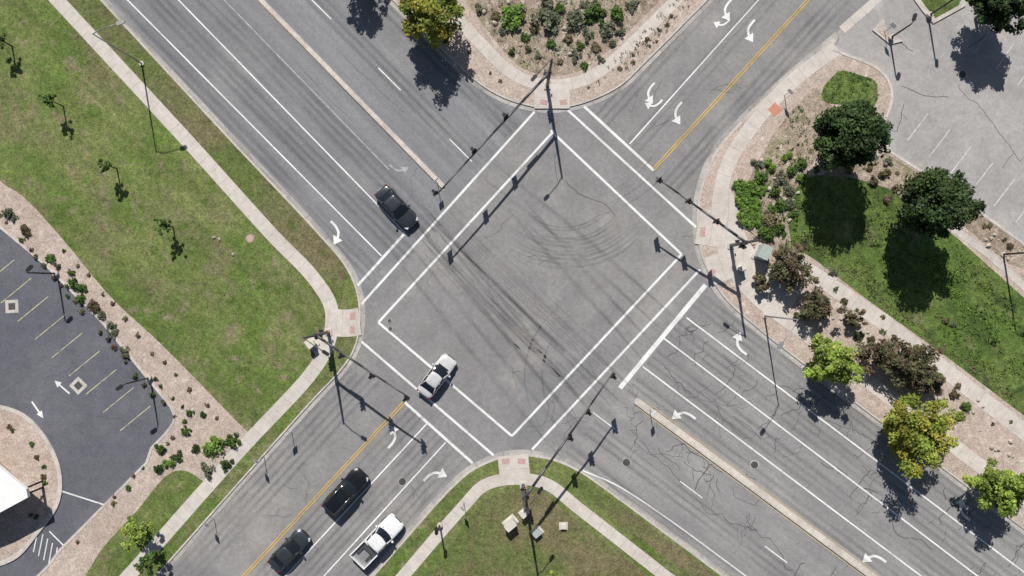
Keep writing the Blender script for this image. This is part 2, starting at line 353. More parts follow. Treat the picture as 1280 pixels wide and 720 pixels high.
arrow(924,431,-.8,-.6,-1,1.0);arrow(855,518,-.8,-.6,1,1.0);arrow(1093,697,-.8,-.6,1,1.0);arrow(1203,638,-.8,-.6,-1,1.0)
arrow(492,547,.68,-.73,1,.95);arrow(543,593,.68,-.73,-1,1.0)
for i in range(9):
    x=18+i*21.3; y=325+i*22.8; line((x,y),(x-38,y+31),1.2,'lotline')
for i in range(6): line((-20-i*21,290-i*20),(-58-i*21,321-i*20),1.2,'lotline')
for i in range(10):
    x=1122+i*27; y=188+i*20.5; line((x+12,y-12),(x+38,y-46),1.3,'lotwhite')
for i in range(8):
    x=1180+i*27; y=112+i*20.5; line((x+38,y-46),(x+60,y-78),1.3,'lotwhite')
arrow(78,484,-.75,-.65,0,.85); arrow(47,512,.55,.8,0,.85)
line((78,614),(134,632),1.8)
line((62,664),(90,692),1.5); 
for i in range(7): line((48+i*6,662+i*5.5),(42+i*6.4,690+i*5),1.3)
mk.obj('road_markings')
# ------------------------------------------------------------ wear, skids
wr=MB(); zw=[.0275]
def wear(pts,w,mat='wear',taper=False):
    zw[0]+=.0003; wr.band(WW(pts),w/S,zw[0],M[mat],0,taper)
def lanewear(p,q,sp=9,w=9):
    d=(Vector(q)-Vector(p)).normalized(); n=Vector((-d.y,d.x)); pp=[tuple(Vector(p)+d*t*40) for t in (0,1,2)]+[q]
    for s in(-sp,sp,0):
        k=w if s else w*.8
        wear([tuple(Vector(a)+n*s) for a in pp],k)
def ln(p,d,L0,L1): v=Vector(d).normalized(); return (tuple(Vector(p)+v*L0),tuple(Vector(p)+v*L1))
NWd=(-.7,-.714)
for p in((530,275),(497,308),(455,330)): lanewear(*ln(p,NWd,-20,900))
for p in((597,205),(640,165)): lanewear(*ln(p,NWd,0,900),w=7)
SEd=(.797,.603)
for p in((868,372),(842,410),(815,445),(790,480)): lanewear(*ln(p,SEd,0,900),w=7)
for p in((745,540),(715,570)): lanewear(*ln(p,SEd,-10,900),w=7)
SWd=(-.68,.735)
for p in((520,516),(546,541),(575,567),(440,460),(468,470)): lanewear(*ln(p,SWd,0,700),w=7)
NEd=(.673,-.74)
for p in((752,150),(790,185)): lanewear(*ln(p,NEd,0,700),w=6)
for p in((835,235),): lanewear(*ln(p,NEd,0,700),w=8)
for k,(a,c) in enumerate((((530,275),(742,540)),((535,292),(735,525)),((500,310),(710,565)),((548,268),(790,500)),((518,262),(760,520)),((842,410),(600,205)),((815,445),(640,250)))):
    for j in (-8,8):
        m=((a[0]+c[0])/2+random.uniform(-4,4)+j,(a[1]+c[1])/2+random.uniform(-4,4)-j)
        wear(cr([(a[0]+j,a[1]-j),m,(c[0]+j,c[1]-j)],8),9,'wear',True)
for k in range(12):
    o=random.uniform(-26,26); a=(528+o,268-o); c=(770+o*1.2,500-o); wear(cr([a,((a[0]+c[0])/2,(a[1]+c[1])/2+4),c],8),random.uniform(2,4),'skid' if k%4==0 else 'wear',True)
for cen,r0,r1,a0,a1,n in (((705,232),62,130,20,140,10),((720,255),50,100,35,160,6),((800,470),120,170,140,230,2),((690,130),150,190,20,75,3)):
    for k in range(n):
        r=r0+(r1-r0)*k/n+random.uniform(-3,3); s=a0+random.uniform(0,20);e=a1-random.uniform(0,25)
        wear([(cen[0]+r*math.cos(math.radians(s+(e-s)*i/16)),cen[1]+r*.85*math.sin(math.radians(s+(e-s)*i/16))) for i in range(17)],random.uniform(1.8,4.5),'skid' if k%3==0 else 'wear',True)
for pts in ([(650,340),(700,352),(690,368)],[(640,370),(690,380)],[(600,395),(680,440)],[(540,360),(600,350)],[(800,260),(740,310)],[(560,420),(620,480)],[(620,215),(590,260)],[(660,350),(600,330)],[(700,470),(640,430)],[(780,330),(720,380)],[(690,200),(770,270)],[(745,170),(800,230)],[(640,200),(700,240)],[(520,400),(560,450)],[(660,390),(740,400)]): wear(cr(pts,5),26,'bleach',True)
wr.obj('tyre_marks')
# ------------------------------------------------------------ cracks
ck=MB(); zk=[.0126]
def crack(x,y,ang,L,w=.06,jit=.35,branch=.12,step=6,mat='crack'):
    pts=[(x,y)]; a=ang; n=int(L/step)
    for i in range(n):
        a=ang+ (a-ang)*.6+random.gauss(0,jit); x+=math.cos(a)*step; y+=math.sin(a)*step; pts.append((x,y))
        if random.random()<branch and L>30: crack(x,y,ang+random.choice((-1,1))*random.uniform(.8,1.5),L*random.uniform(.2,.45),w*.8,jit,0,step,mat)
    if len(pts)>1:
        zk[0]+=.00002; ck.band(WW(pts),w*random.uniform(.8,1.25),zk[0],M[mat])
aS=math.atan2(.603,.797)
def se(s,t): return (880+.797*s-.603*t, 400+.603*s+.797*t)
for i in range(92):
    s=random.uniform(-10,640); t=random.choice((random.uniform(-25,60),random.uniform(-25,60),random.uniform(110,170)))
    x,y=se(s,t); crack(x,y,aS+math.pi/2+random.uniform(-.25,.25),random.uniform(10,46),random.uniform(.03,.065),.5,.15,4)
for i in range(48):
    s=random.uniform(-10,640); t=random.choice((random.uniform(-28,95),random.uniform(125,185)))
    x,y=se(s,t); crack(x,y,aS,random.uniform(25,90),random.uniform(.03,.055),.35,.1,5)
for i in range(12): crack(random.uniform(640,800),random.uniform(440,530),random.uniform(0,6.28),random.uniform(20,50),.045,.45,.1,5,'crackfine')
for i in range(9): crack(random.uniform(520,860),random.uniform(200,420),random.uniform(0,6.28),random.uniform(20,60),.04,.4,.1,5,'crackfine')
crack(697,185,1.45,45,.05,.2,0); crack(707,225,.75,80,.05,.25,0)
for i in range(12): crack(random.uniform(330,560),random.uniform(500,700),random.uniform(0,6.28),random.uniform(15,40),.04,.4,.1,5,'crackfine')
for i in range(7):
    t=random.uniform(0,260); crack(800+t*.67+random.uniform(-60,60),170-t*.74,random.uniform(0,6.28),random.uniform(15,50),.04,.4,.1,5,'crackfine')
for (x,y,a,L,w) in((380,90,.79,90,.045),(180,20,.79,180,.045),(420,60,.79,120,.045)): crack(x,y,a,L,w,.06,0,6,'crackfine')
zk[0]=.0165
for (x,y,a,L) in((1128,108,.1,60),(1198,105,.9,130),(1100,40,.6,50),(1210,60,-.7,60),(1130,130,1.9,40)): crack(x,y,a,L,.055,.22,.05)
for (x,y,a,L) in((120,520,.4,60),(60,470,-.3,50)): crack(x,y,a,L,.035,.3,0)
ck.obj('pavement_cracks')
# ------------------------------------------------------------ manholes, pads, drains
def manhole(x,y,r=.38,z=.030):
    b=MB(); p=W((x,y)); b.cyl((p[0],p[1],0),(p[0],p[1],z),r*1.3,r*1.3,M['gutter'],24); b.cyl((p[0],p[1],z-.01),(p[0],p[1],z+.006),r,r,M['iron'],24)
    for k in range(-2,3): b.box((p[0],p[1]+k*.13,z+.009),(r*1.5*math.cos(k*.45),.03,.006),M['pole'])
    b.obj('manhole_cover')
for x,y in((503,602),(943,581),(1203,93),(487,401),(488,411),(783,578)): manhole(x,y,.38 if x not in(487,488) else .2)
b=MB(); p=W((313,298)); b.cyl((*p,.12),(*p,.15),.5,.5,M['mulch'],20); b.cyl((*p,.14),(*p,.165),.36,.36,M['tactile'],20); b.obj('manhole_cover')
def pad(x,y,w,h,a,mat='tactile',z=.15):
    b=MB(); p=W((x,y)); b.box((*p,z-.01),(w,h,.02),M[mat],math.radians(a))
    c=math.cos(math.radians(a));s=math.sin(math.radians(a))
    for i in range(-3,4):
        for j in range(-2,3):
            dx=i*w/8;dy=j*h/6; b.box((p[0]+dx*c-dy*s,p[1]+dx*s+dy*c,z+.006),(.05,.05,.012),M[mat],0)
    b.obj('tactile_paving')
pad(680,128,.8,.55,-10);pad(704,128,.8,.55,8);pad(441,395,.55,.8,0);pad(441,412,.55,.8,0);pad(632,576,.8,.55,8);pad(652,576,.8,.55,-6);pad(878,290,.55,1.0,0);pad(889,342,.55,1.0,-30)
pad(968,137,1.05,1.05,45,'redpad')
for x,y in((15,383),(98,482)):
    b=MB(); p=W((x,y)); b.box((*p,.012),(1.35,1.35,.03),M['kerb'],math.radians(3 if x<50 else 45)); b.box((*p,.03),(.7,.7,.02),M['iron'],math.radians(3 if x<50 else 45)); b.obj('storm_drain')
# ------------------------------------------------------------ poles
def pv(x,y,z=0): p=W((x,y)); return Vector((p[0],p[1],z))
def head(b,c,fx,fy,ln=3):
    f=Vector((fx,fy,0)).normalized(); R=Matrix.Rotation(math.atan2(f.y,f.x),4,'Z')
    b.box(c,(.22,.36,1.05),M['black'],M4=R); b.box(Vector(c)-f*.02,(.03,.62,1.32),M['black'],M4=R)
    for k,m in enumerate(('red','amber','green')):
        z=.34-.34*k; p=Vector(c)+f*.12+Vector((0,0,z)); b.cyl(p-f*.01,p+f*.02,.13,.13,M[m],12)
        b.box(p+f*.13+Vector((0,0,.14)),(.24,.28,.02),M['black'],M4=R)
def mast(bx,by,ex,ey,face,hs,lh=9.6):
    e=empty('traffic_signal',pv(bx,by,.13)); E=pv(ex,ey)-pv(bx,by)
    b=MB(); b.box((0,0,.06),(.7,.7,.12),M['kerb']); b.tube([(0,0,.1),(0,0,5.4),(0,0,lh-.6),(0,0,lh)],[.19,.155,.10,.09],M['pole'],12); b.obj('pole',e)
    b=MB(); pts=[Vector((E.x*t,E.y*t,5.2+.75*math.sin(t*math.pi/2))) for t in (0,.1,.25,.5,.75,1)]
    b.tube(pts,[.15,.14,.125,.11,.09,.07],M['pole'],10); b.cyl((0,0,5.0),(0,0,5.4),.22,.22,M['pole'],12); b.obj('mast_arm',e)
    b=MB()
    for t in hs:
        p=Vector((E.x*t,E.y*t,5.2+.75*math.sin(t*math.pi/2)-.05)); head(b,p+Vector((face[0],face[1],0)).normalized()*.18,*face)
    head(b,(face[0]*.3,face[1]*.3,3.2),*face); b.obj('signal_heads',e)
    b=MB(); t=.22; d=E.normalized(); R=Matrix.Rotation(math.atan2(d.y,d.x),4,'Z'); b.box(Vector((E.x*t,E.y*t,5.25)),(1.6,.04,.42),M['signw'],M4=R); b.obj('street_name_sign',e)
    l=d*2.2; b=MB(); b.tube([(0,0,lh-.15),(l.x*.4,l.y*.4,lh+.15),(l.x,l.y,lh+.2)],[.05,.045,.04],M['pole'],8)
    b.box((l.x*1.12,l.y*1.12,lh+.18),(.75,.32,.14),M['poledark'],M4=R,bev=.1); b.obj('luminaire',e)
    b=MB(); b.box((.28,.1,1.1),(.14,.12,.2),M['amber']); b.box((-.1,.28,2.7),(.35,.25,.4),M['black']); b.obj('pedestrian_signal',e)
mast(684,108,553,252,(-.7,.7),(1,.66,.38))
mast(913,307,806,232,(.7,-.7) ,(.98,.66,.35))
mast(411,415,522,487,(-.7,-.7),(.98,.62,.3))
mast(654,606,757,457,(.7,-.7),(.98,.7,.5))
def lamp(x,y,h,ax,ay,arm,col='poledark',r=.11):
    e=empty('street_lamp',pv(x,y,.13)); d=Vector((ax,-ay,0)).normalized()
    b=MB(); b.cyl((0,0,0),(0,0,.45 if h<7 else .12),.26,.26,M['kerb'],14); b.tube([(0,0,.1),(0,0,h-.4)],[r,r*.6],M[col],10); b.obj('pole',e)
    b=MB(); b.tube([(0,0,h-.5),tuple(d*arm*.3+Vector((0,0,h-.1))),tuple(d*arm+Vector((0,0,h)))],[r*.5,r*.42,r*.36],M[col],8); b.obj('arm',e)
    b=MB(); b.box(d*(arm+.3)+Vector((0,0,h)),(.8,.36,.14),M[col],M4=Matrix.Rotation(math.atan2(d.y,d.x),4,'Z'),bev=.12); b.obj('lamp_head',e)
lamp(178,80,9.8,.95,-.3,2.6,'polelight',.09); lamp(955,395,9.8,-.6,.8,2.6,'polelight',.09); lamp(1253,318,8.6,1,-.1,.5); lamp(72,342,5.2,.7,-.7,.3); lamp(188,472,5.2,-.7,.5,.3); lamp(1112,48,4.5,.3,-1,.3); lamp(1160,20,5.5,0,-1,.3)
lamp(550,655,3.6,0,-1,.15)
def sign(x,y,h,fx,fy,w=.6,hh=.75):
    e=empty('traffic_sign',pv(x,y,.13)); b=MB(); b.cyl((0,0,0),(0,0,h),.035,.03,M['polelight'],8); b.obj('post',e)
    R=Matrix.Rotation(math.atan2(-fy,fx),4,'Z'); f=Vector((fx,-fy,0)).normalized(); b=MB(); b.box(f*.05+Vector((0,0,h-hh/2)),(.015,w,hh),M['signw'],M4=R); b.box(f*.038+Vector((0,0,h-hh/2)),(.008,w*.96,hh*.96),M['signback'],M4=R); b.obj('sign_panel',e)
sign(547,229,2.6,.7,.7);sign(812,512,2.6,-.8,-.6);sign(330,570,2.6,-.7,.7);sign(268,648,2.4,-.7,.7);sign(1012,448,2.4,.8,.6);sign(580,628,2.5,-.7,.7);sign(1105,40,2.3,-.7,.7);sign(365,540,2.2,.7,.7);sign(980,120,2.2,-.7,.7)
def cabinet(x,y,sx,sy,h,a,mat,name='utility_cabinet'):
    e=empty(name,pv(x,y,.13),math.radians(a)); b=MB(); b.box((0,0,.05),(sx+.4,sy+.4,.1),M['kerb']); b.obj('plinth',e)
    b=MB(); b.box((0,0,h/2+.1),(sx,sy,h),M[mat],bev=.05); b.box((0,0,h+.13),(sx+.08,sy+.08,.07),M[mat],bev=.05); b.box((0,-sy/2-.01,h/2),(sx*.9,.02,h*.85),M[mat]); b.box((sx*.3,-sy/2-.04,h/2),(.04,.05,.2),M['pole']); b.obj('box',e)
cabinet(950,316,1.4,1.0,1.5,65,'cabgreen','traffic_signal_cabinet'); cabinet(392,430,.7,.5,1.0,40,'cabbeige'); cabinet(638,652,1.1,.7,1.2,40,'cabbeige'); cabinet(655,640,.6,.4,.9,40,'cabbeige');cabinet(671,664,.8,.6,.5,40,'cabgreen');cabinet(704,657,.5,.4,.2,0,'cabbeige');cabinet(925,335,.6,.4,1.0,30,'cabbeige')
e=empty('canopy_building',(0,0,0)); b=MB(); cp=WW([(-70,510),(14,562),(60,600),(62,610),(14,636),(-70,670)])
b.slab(cp,3.2,3.6,M['roofw']); b.obj('roof',e); b=MB()
b.slab(WW([(-70,550),(0,575),(28,602),(0,620),(-70,650)]),.14,3.2,M['wall']); b.obj('walls',e)
b=MB()
for x,y in((54,601),(54,609)): q=pv(x,y); b.cyl((q.x,q.y,.14),(q.x,q.y,3.2),.1,.1,M['poledark'])
b.obj('posts',e)
# ------------------------------------------------------------ vegetation
def fmat(name,c1,c2,tl=.3):
    m,nt,b=newmat(name); at=nt.nodes.new('ShaderNodeAttribute'); at.attribute_name='tint'
    at2=nt.nodes.new('ShaderNodeAttribute'); at2.attribute_name='hue'
    col=mixc(nt,at2.outputs['Fac'],c1,c2); col=mixc(nt,1.0,col,comb(nt,at.outputs['Fac']),'MULTIPLY')
    nt.links.new(col,b.inputs['Base Color']); b.inputs['Roughness'].default_value=.6; b.inputs['Specular IOR Level'].default_value=.25
    tr=nt.nodes.new('ShaderNodeBsdfTranslucent'); nt.links.new(col,tr.inputs[0]); mx=nt.nodes.new('ShaderNodeMixShader'); mx.inputs[0].default_value=tl
    nt.links.new(b.outputs[0],mx.inputs[1]); nt.links.new(tr.outputs[0],mx.inputs[2]); nt.links.new(mx.outputs[0],nt.nodes['Material Output'].inputs[0]); return m
F={'dark':fmat('foliage_dark',(.035,.068,.020),(.060,.10,.028),.2),'lime':fmat('foliage_lime',(.20,.29,.05),(.32,.39,.08)),
'yellow':fmat('foliage_yellow_green',(.19,.27,.045),(.40,.35,.06)),'maroon':fmat('foliage_maroon',(.150,.098,.066),(.14,.155,.07)),
'green':fmat('foliage_green',(.07,.14,.028),(.13,.21,.045)),'grey':fmat('foliage_grey_green',(.15,.18,.11),(.22,.24,.15)),
'bright':fmat('foliage_bright',(.14,.26,.045),(.22,.34,.07)),'dry':fmat('foliage_dry',(.27,.22,.13),(.19,.18,.09)),'weed':fmat('channel_weeds',(.08,.135,.028),(.165,.21,.06)),'weedl':fmat('channel_weeds_pale',(.17,.22,.06),(.24,.25,.10)),'red':fmat('foliage_red',(.18,.10,.07),(.24,.16,.11))}
def leafmesh(name,cent,cr_,cl_n,leaf,mat,ts=(.6,1.4),seed=0,upb=.8):
    rg=np.random.default_rng(seed); N=len(cent)
    c=np.repeat(cent,cl_n,axis=0); n=len(c)
    d=rg.normal(size=(n,3)); d/=np.linalg.norm(d,axis=1)[:,None]; r=rg.random(n)**.45
    pos=c+d*r[:,None]*(np.repeat(cr_,cl_n)[:,None])*np.array([1,1,.75])
    nr=rg.normal(size=(n,3))*.6+d*.5+np.array([0,.15,upb]); nr/=np.linalg.norm(nr,axis=1)[:,None]
    a=np.cross(nr,rg.normal(size=(n,3))); a/=np.linalg.norm(a,axis=1)[:,None]; b=np.cross(nr,a)
    s=(leaf*(.6+.8*rg.random(n)))[:,None]
    V=np.stack([pos-a*s,pos-b*s*.55,pos+a*s,pos+b*s*.55],axis=1).reshape(-1,3)
    me=bpy.data.meshes.new(name); me.vertices.add(4*n); me.vertices.foreach_set('co',V.ravel().astype(np.float32))
    me.loops.add(4*n); me.loops.foreach_set('vertex_index',np.arange(4*n,dtype=np.int32)); me.polygons.add(n)
    me.polygons.foreach_set('loop_start',np.arange(0,4*n,4,dtype=np.int32)); me.polygons.foreach_set('loop_total',np.full(n,4,dtype=np.int32))
    me.update(calc_edges=True)
    t=np.repeat(rg.uniform(ts[0],ts[1],N),cl_n)*rg.uniform(.75,1.25,n)
    h=np.clip(np.repeat(rg.random(N),cl_n)+rg.normal(0,.15,n),0,1)
    at=me.attributes.new('tint','FLOAT','FACE'); at.data.foreach_set('value',t.astype(np.float32))
    at=me.attributes.new('hue','FLOAT','FACE'); at.data.foreach_set('value',h.astype(np.float32))
    me.materials.append(mat); return me
def crown(R,Rz,n,rg,lump=.22):
    d=rg.normal(size=(n,3)); d/=np.linalg.norm(d,axis=1)[:,None]
    ph=rg.uniform(0,6.28,6); th=np.arctan2(d[:,1],d[:,0])
    k=1+lump*(np.sin(3*th+ph[0])*.5+np.sin(5*th+ph[1])*.4+np.sin(8*th+ph[2]+4*d[:,2])*.4)
    r=(rg.random(n)**.4)*k
    return d*r[:,None]*np.array([R,R,Rz])
def tree(x,y,hc,R,kind,seed,name='tree',Rz=None,dens=1.0,lump=.22,leaf=.16):
    rg=np.random.default_rng(seed); Rz=Rz or R*.85
    e=empty(name,pv(x,y,.13)); n=int(85*dens*max(.35,(R/3.0)**1.4)); c=crown(R*.84,Rz*.84,n,rg,lump); c[:,2]+=hc
    rr=rg.uniform(.12,.24,n)*R
    ln=int(85*max(.45,min(1.3,R/3)))
    me=leafmesh('foliage',c,rr,ln,leaf,F[kind],seed=seed,ts=(.55,1.45)); o=link(bpy.data.objects.new('foliage',me)); o.parent=e
    b=MB(); base=max(.4,hc-Rz*.7); tr=.04+.045*R; b.tube([(0,0,0),(.03,.02,base),(.0,.05,hc)],[tr,tr*.75,tr*.4],M['bark'],8)
    idx=rg.choice(n,min(n,14),replace=False)
    for i in idx:
        z0=rg.uniform(base*.9,hc); m=Vector((c[i][0]*.45,c[i][1]*.45,(z0+c[i][2])/2+.1)); b.tube([(0,.02,z0),tuple(m),tuple(c[i])],[tr*.4,tr*.25,tr*.08],M['bark'],5)
    b.obj('trunk',e)
tree(1030,184,6.2,3.7,'dark',1,'deciduous_tree',Rz=4.2,dens=2.2,lump=.14); tree(1132,262,5.9,3.65,'dark',2,'deciduous_tree',Rz=4.0,dens=2.2,lump=.14); tree(1219,23,4.2,3.1,'dark',3,'deciduous_tree',dens=1.8)
tree(1022,451,3.5,2.8,'lime',4,'young_ash_tree',dens=1.05,lump=.34); tree(1124,531,3.8,4.0,'yellow',5,'honey_locust_tree',dens=.9,lump=.34); tree(1221,599,3.7,3.1,'lime',6,'young_ash_tree',dens=.95,lump=.34)
tree(544,30,3.7,3.6,'yellow',7,'honey_locust_tree',dens=.95,lump=.34); tree(452,-36,3.7,2.6,'yellow',8,'honey_locust_tree',dens=.8)
for i,(x,y,r) in enumerate(((147,211,.85),(217,284,.95),(80,133,.85),(16,58,1.0))):
    tree(x,y,2.4,r,'green',20+i,'young_tree',Rz=r*1.2,dens=.75,lump=.4,leaf=.10)
for i,(x,y,r) in enumerate(((185,655,1.7),(200,690,1.3),(690,715,1.5))):
    tree(x,y,2.8,r,'lime' if i!=1 else 'green',30+i,'young_tree',Rz=r*1.1,dens=1.1,lump=.35,leaf=.12)
for i,(x,y,r,h) in enumerate(((978,335,2.6,1.8),(1014,381,2.2,1.5),(1062,398,1.25,1),(1094,441,2.5,1.8),(1128,456,2.8,1.9),(1148,476,2.0,1.6),(948,354,1.1,.9))):
    tree(x,y,h,r,'maroon',40+i,'plum_shrub',Rz=h*.9,dens=1.15,lump=.5,leaf=.13)
SH={}
def shrubmesh(kind,v):
    k=(kind,v)
    if k not in SH:
        rg=np.random.default_rng(100+v*13+len(kind)); c=crown(.8,.6,22,rg,.3); c[:,2]=np.abs(c[:,2])*1.0+.12
        SH[k]=leafmesh('shrub',c,rg.uniform(.2,.36,22),34,.12,F[kind],seed=v+5,ts=(.6,1.35))
    return SH[k]
def shrub(x,y,r,kind,name='shrub',z=.13):
    o=link(bpy.data.objects.new(name,shrubmesh(kind,random.randint(0,3)))); o.location=pv(x,y,z); m=r/S; o.scale=(m,m*random.uniform(.85,1.15),m*random.uniform(.75,1)); o.rotation_euler[2]=random.uniform(0,6.28)
for x,y,r,k in((640,22,17,'bright'),(680,20,22,'grey'),(718,26,15,'grey'),(742,20,15,'green'),(757,38,13,'grey'),(735,45,9,'grey'),(688,55,8,'green'),(657,48,7,'green'),(672,70,6,'grey'),(660,62,6,'dry'),(720,70,9,'grey'),(700,78,5,'dry'),(744,60,8,'dry'),(640,66,6,'green'),(628,40,6,'grey'),(770,18,12,'green'),(790,8,9,'grey'),(600,12,8,'grey'),(700,12,8,'green'),(730,82,6,'green'),(750,75,6,'grey'),(710,50,8,'dry'),(620,20,7,'dry'),(775,42,7,'grey'),(668,38,7,'dry'),(735,8,12,'grey'),(725,58,7,'green'),(765,55,6,'grey'),
 (950,222,11,'green'),(962,206,10,'bright'),(975,225,11,'grey'),(988,214,9,'green'),(968,240,10,'green'),(950,238,8,'bright'),(985,238,9,'grey'),(1000,205,9,'green'),(945,206,8,'grey'),(982,195,8,'bright'),(975,258,9,'green'),(960,275,14,'dry'),(958,292,13,'green'),(972,286,11,'green'),(990,270,8,'green'),(1000,222,8,'bright'),(985,255,9,'grey'),(965,262,9,'green'),
 (1020,212,6,'maroon'),(1060,212,7,'dry'),(1090,228,8,'maroon'),(1105,218,9,'maroon'),(1120,235,8,'dry'),(1108,250,7,'red'),(1085,210,6,'dry'),(1110,202,6,'grey'),
 (268,557,17,'bright'),(293,550,10,'green'),(262,586,11,'grey'),(203,560,9,'green'),(212,577,9,'bright'),(200,585,8,'dark'),(222,570,8,'dark'),(234,538,7,'green'),(238,516,6,'green'),(246,560,7,'dark'),(255,518,5,'dark'),(285,580,9,'dark'),
 (1190,492,8,'maroon'),(1206,508,8,'green'),(1168,470,7,'bright'),(1180,400,6,'dry'),(1040,340,6,'grey'),(1072,420,8,'dark'),(1088,425,7,'maroon'),(1190,405,5,'grey'),(1240,425,7,'green')):
    shrub(x,y,r,k)
for i in range(18): shrub(922+ (i%3)*9+i*.4,232+(i//3)*9.2,8.5,'bright','hedge_shrub')
def along(pts,step,jit,kinds,rr,name):
    P=[Vector(p) for p in pts]
    for i in range(len(P)-1):
        d=P[i+1]-P[i]; n=max(1,int(d.length/step))
        for k in range(n):
            if random.random()<.12: continue
            q=P[i]+d*((k+random.uniform(-.25,.25))/n)+Vector((random.gauss(0,jit),random.gauss(0,jit))); shrub(q.x,q.y,random.uniform(*rr),random.choice(kinds),name)
along([(12,262),(65,318),(118,384),(160,440),(170,452)],14,2.5,['green','grey','green','maroon'],(5,10),'shrub')
along([(0,268),(55,335),(115,400),(180,478),(205,505)],13,1.5,['red','maroon','green','dry'],(2.5,4.5),'small_shrub')
along([(60,290),(130,368),(190,436),(240,490),(290,535)],22,2,['red','dry','green'],(2.5,4.5),'small_shrub')
along([(205,505),(228,530),(200,566),(150,618),(90,688)],14,1.5,['red','maroon','dry','green'],(2.5,4.5),'small_shrub')
along([(195,470),(220,500),(240,530)],14,3,['green','dark'],(3,6),'small_shrub')
along([(10,530),(40,555),(60,590),(55,625),(30,660)],12,3,['red','maroon','green'],(2.5,4.5),'small_shrub')
along([(1110,205),(1160,238),(1215,272),(1275,318)],15,4,['dry','green','maroon'],(3,6),'small_shrub')
along([(620,100),(600,80),(575,55)],12,2,['dry','grey'],(2,3.5),'small_shrub')
along([(745,108),(790,75),(850,15)],10,4,['dry','grey'],(2,4),'small_shrub')
along([(1000,335),(1080,392),(1200,490),(1280,550)],22,5,['dry','grey','maroon'],(3,6),'small_shrub')
def inpoly(p,poly):
    c=False; j=len(poly)-1
    for i in range(len(poly)):
        a=poly[i];b_=poly[j]
        if (a[1]>p[1])!=(b_[1]>p[1]) and p[0]<(b_[0]-a[0])*(p[1]-a[1])/(b_[1]-a[1])+a[0]: c=not c
        j=i
    return c
def mass(name,poly,n,kind,leaf,cr0,per,z=.14,seed=3,zs=.3,patch=0):
    rg=np.random.default_rng(seed); xs=[p[0] for p in poly]; ys=[p[1] for p in poly]; c=[]
    while len(c)<n:
        p=(rg.uniform(min(xs),max(xs)),rg.uniform(min(ys),max(ys)))
        if patch and math.sin(p[0]*.055+seed)+math.sin(p[1]*.07+p[0]*.03+seed*2)+math.sin(p[0]*.13-p[1]*.11)*.7<patch: continue
        if inpoly(p,poly): w=W(p); c.append((w[0],w[1],z+rg.random()*zs*.3))
    me=leafmesh(name,np.array(c),rg.uniform(cr0*.5,cr0*1.3,n),per,leaf,F[kind],seed=seed,ts=(.6,1.3)); link(bpy.data.objects.new(name,me))
ch=[(992,296),(992,255),(1018,230),(1060,228),(1108,242),(1195,300),(1290,385),(1400,470),(1400,600),(1280,512),(1180,436),(1080,364),(1020,314)]
mass('channel_weeds',ch,620,'weed',.085,.42,12,patch=.15)
mass('channel_weeds',ch,260,'weedl',.07,.35,10,seed=11,patch=.7)
mass('channel_weeds',[(1110,300),(1150,300),(1290,420),(1290,470)],260,'bright',.075,.35,11,seed=12,patch=-.3)
mass('groundcover_plants',GC,130,'green',.06,.28,14,z=.13,seed=5,zs=.1)
mass('bed_weeds',[(590,-30),(612,38),(650,80),(690,90),(727,84),(756,62),(826,-10)],230,'grey',.07,.32,13,seed=6)
mass('bed_weeds',[(1000,120),(975,170),(945,215),(938,262),(955,300),(1000,322),(1000,240),(1025,180)],130,'green',.08,.3,14,seed=7)
mass('dry_weeds',[(800,75),(860,10),(872,0),(850,-10),(760,85),(740,110)],60,'dry',.07,.25,12,seed=8)
mass('fallen_dry_grass',[(1000,300),(1280,515),(1280,500),(1100,365),(1000,285)],160,'dry',.07,.3,9,seed=9)
mass('lawn_tufts',[(0,0),(60,0),(240,195),(380,350),(400,390),(395,440),(318,535),(200,420),(80,290),(20,235),(0,225)],260,'green',.045,.35,10,z=.13,seed=15,zs=.08,patch=.6)
b=MB()
def rock(x,y,r):
    p=pv(x,y,.13); k=len(b.v); n=7; rs=[random.uniform(.7,1.2)*r for _ in range(n)]
    for z,s in((0,1),(r*.5,.85),(r*.8,.4)):
        for i in range(n): a=6.283*i/n; b.v.append((p.x+math.cos(a)*rs[i]*s,p.y+math.sin(a)*rs[i]*s,p.z+z))
    for l in range(2):
        for i in range(n): j=(i+1)%n; b.addf((k+l*n+i,k+l*n+j,k+(l+1)*n+j,k+(l+1)*n+i),M['rock'])
    b.addf([k+2*n+i for i in range(n)],M['rock'])
for i in range(110):
    z=random.choice((((600,780),(0,85)),((940,1000),(190,310)),((1110,1280),(205,330)),((1000,1280),(340,560))))
    x=random.uniform(*z[0]); y=random.uniform(*z[1])
    if z[0][0]==1110: y=208+(x-1110)*.7+random.uniform(-10,25)
    if z[0][0]==1000: y=330+(x-1000)*.76+random.uniform(20,50)
    if z[0][0]==600 and (abs(x-690)>110-y): continue
    rock(x,y,random.uniform(.1,.34))
for x,y in((1222,500),(1228,508),(292,318),(275,299),(268,297)): rock(x,y,.2)
b.obj('landscape_rocks')
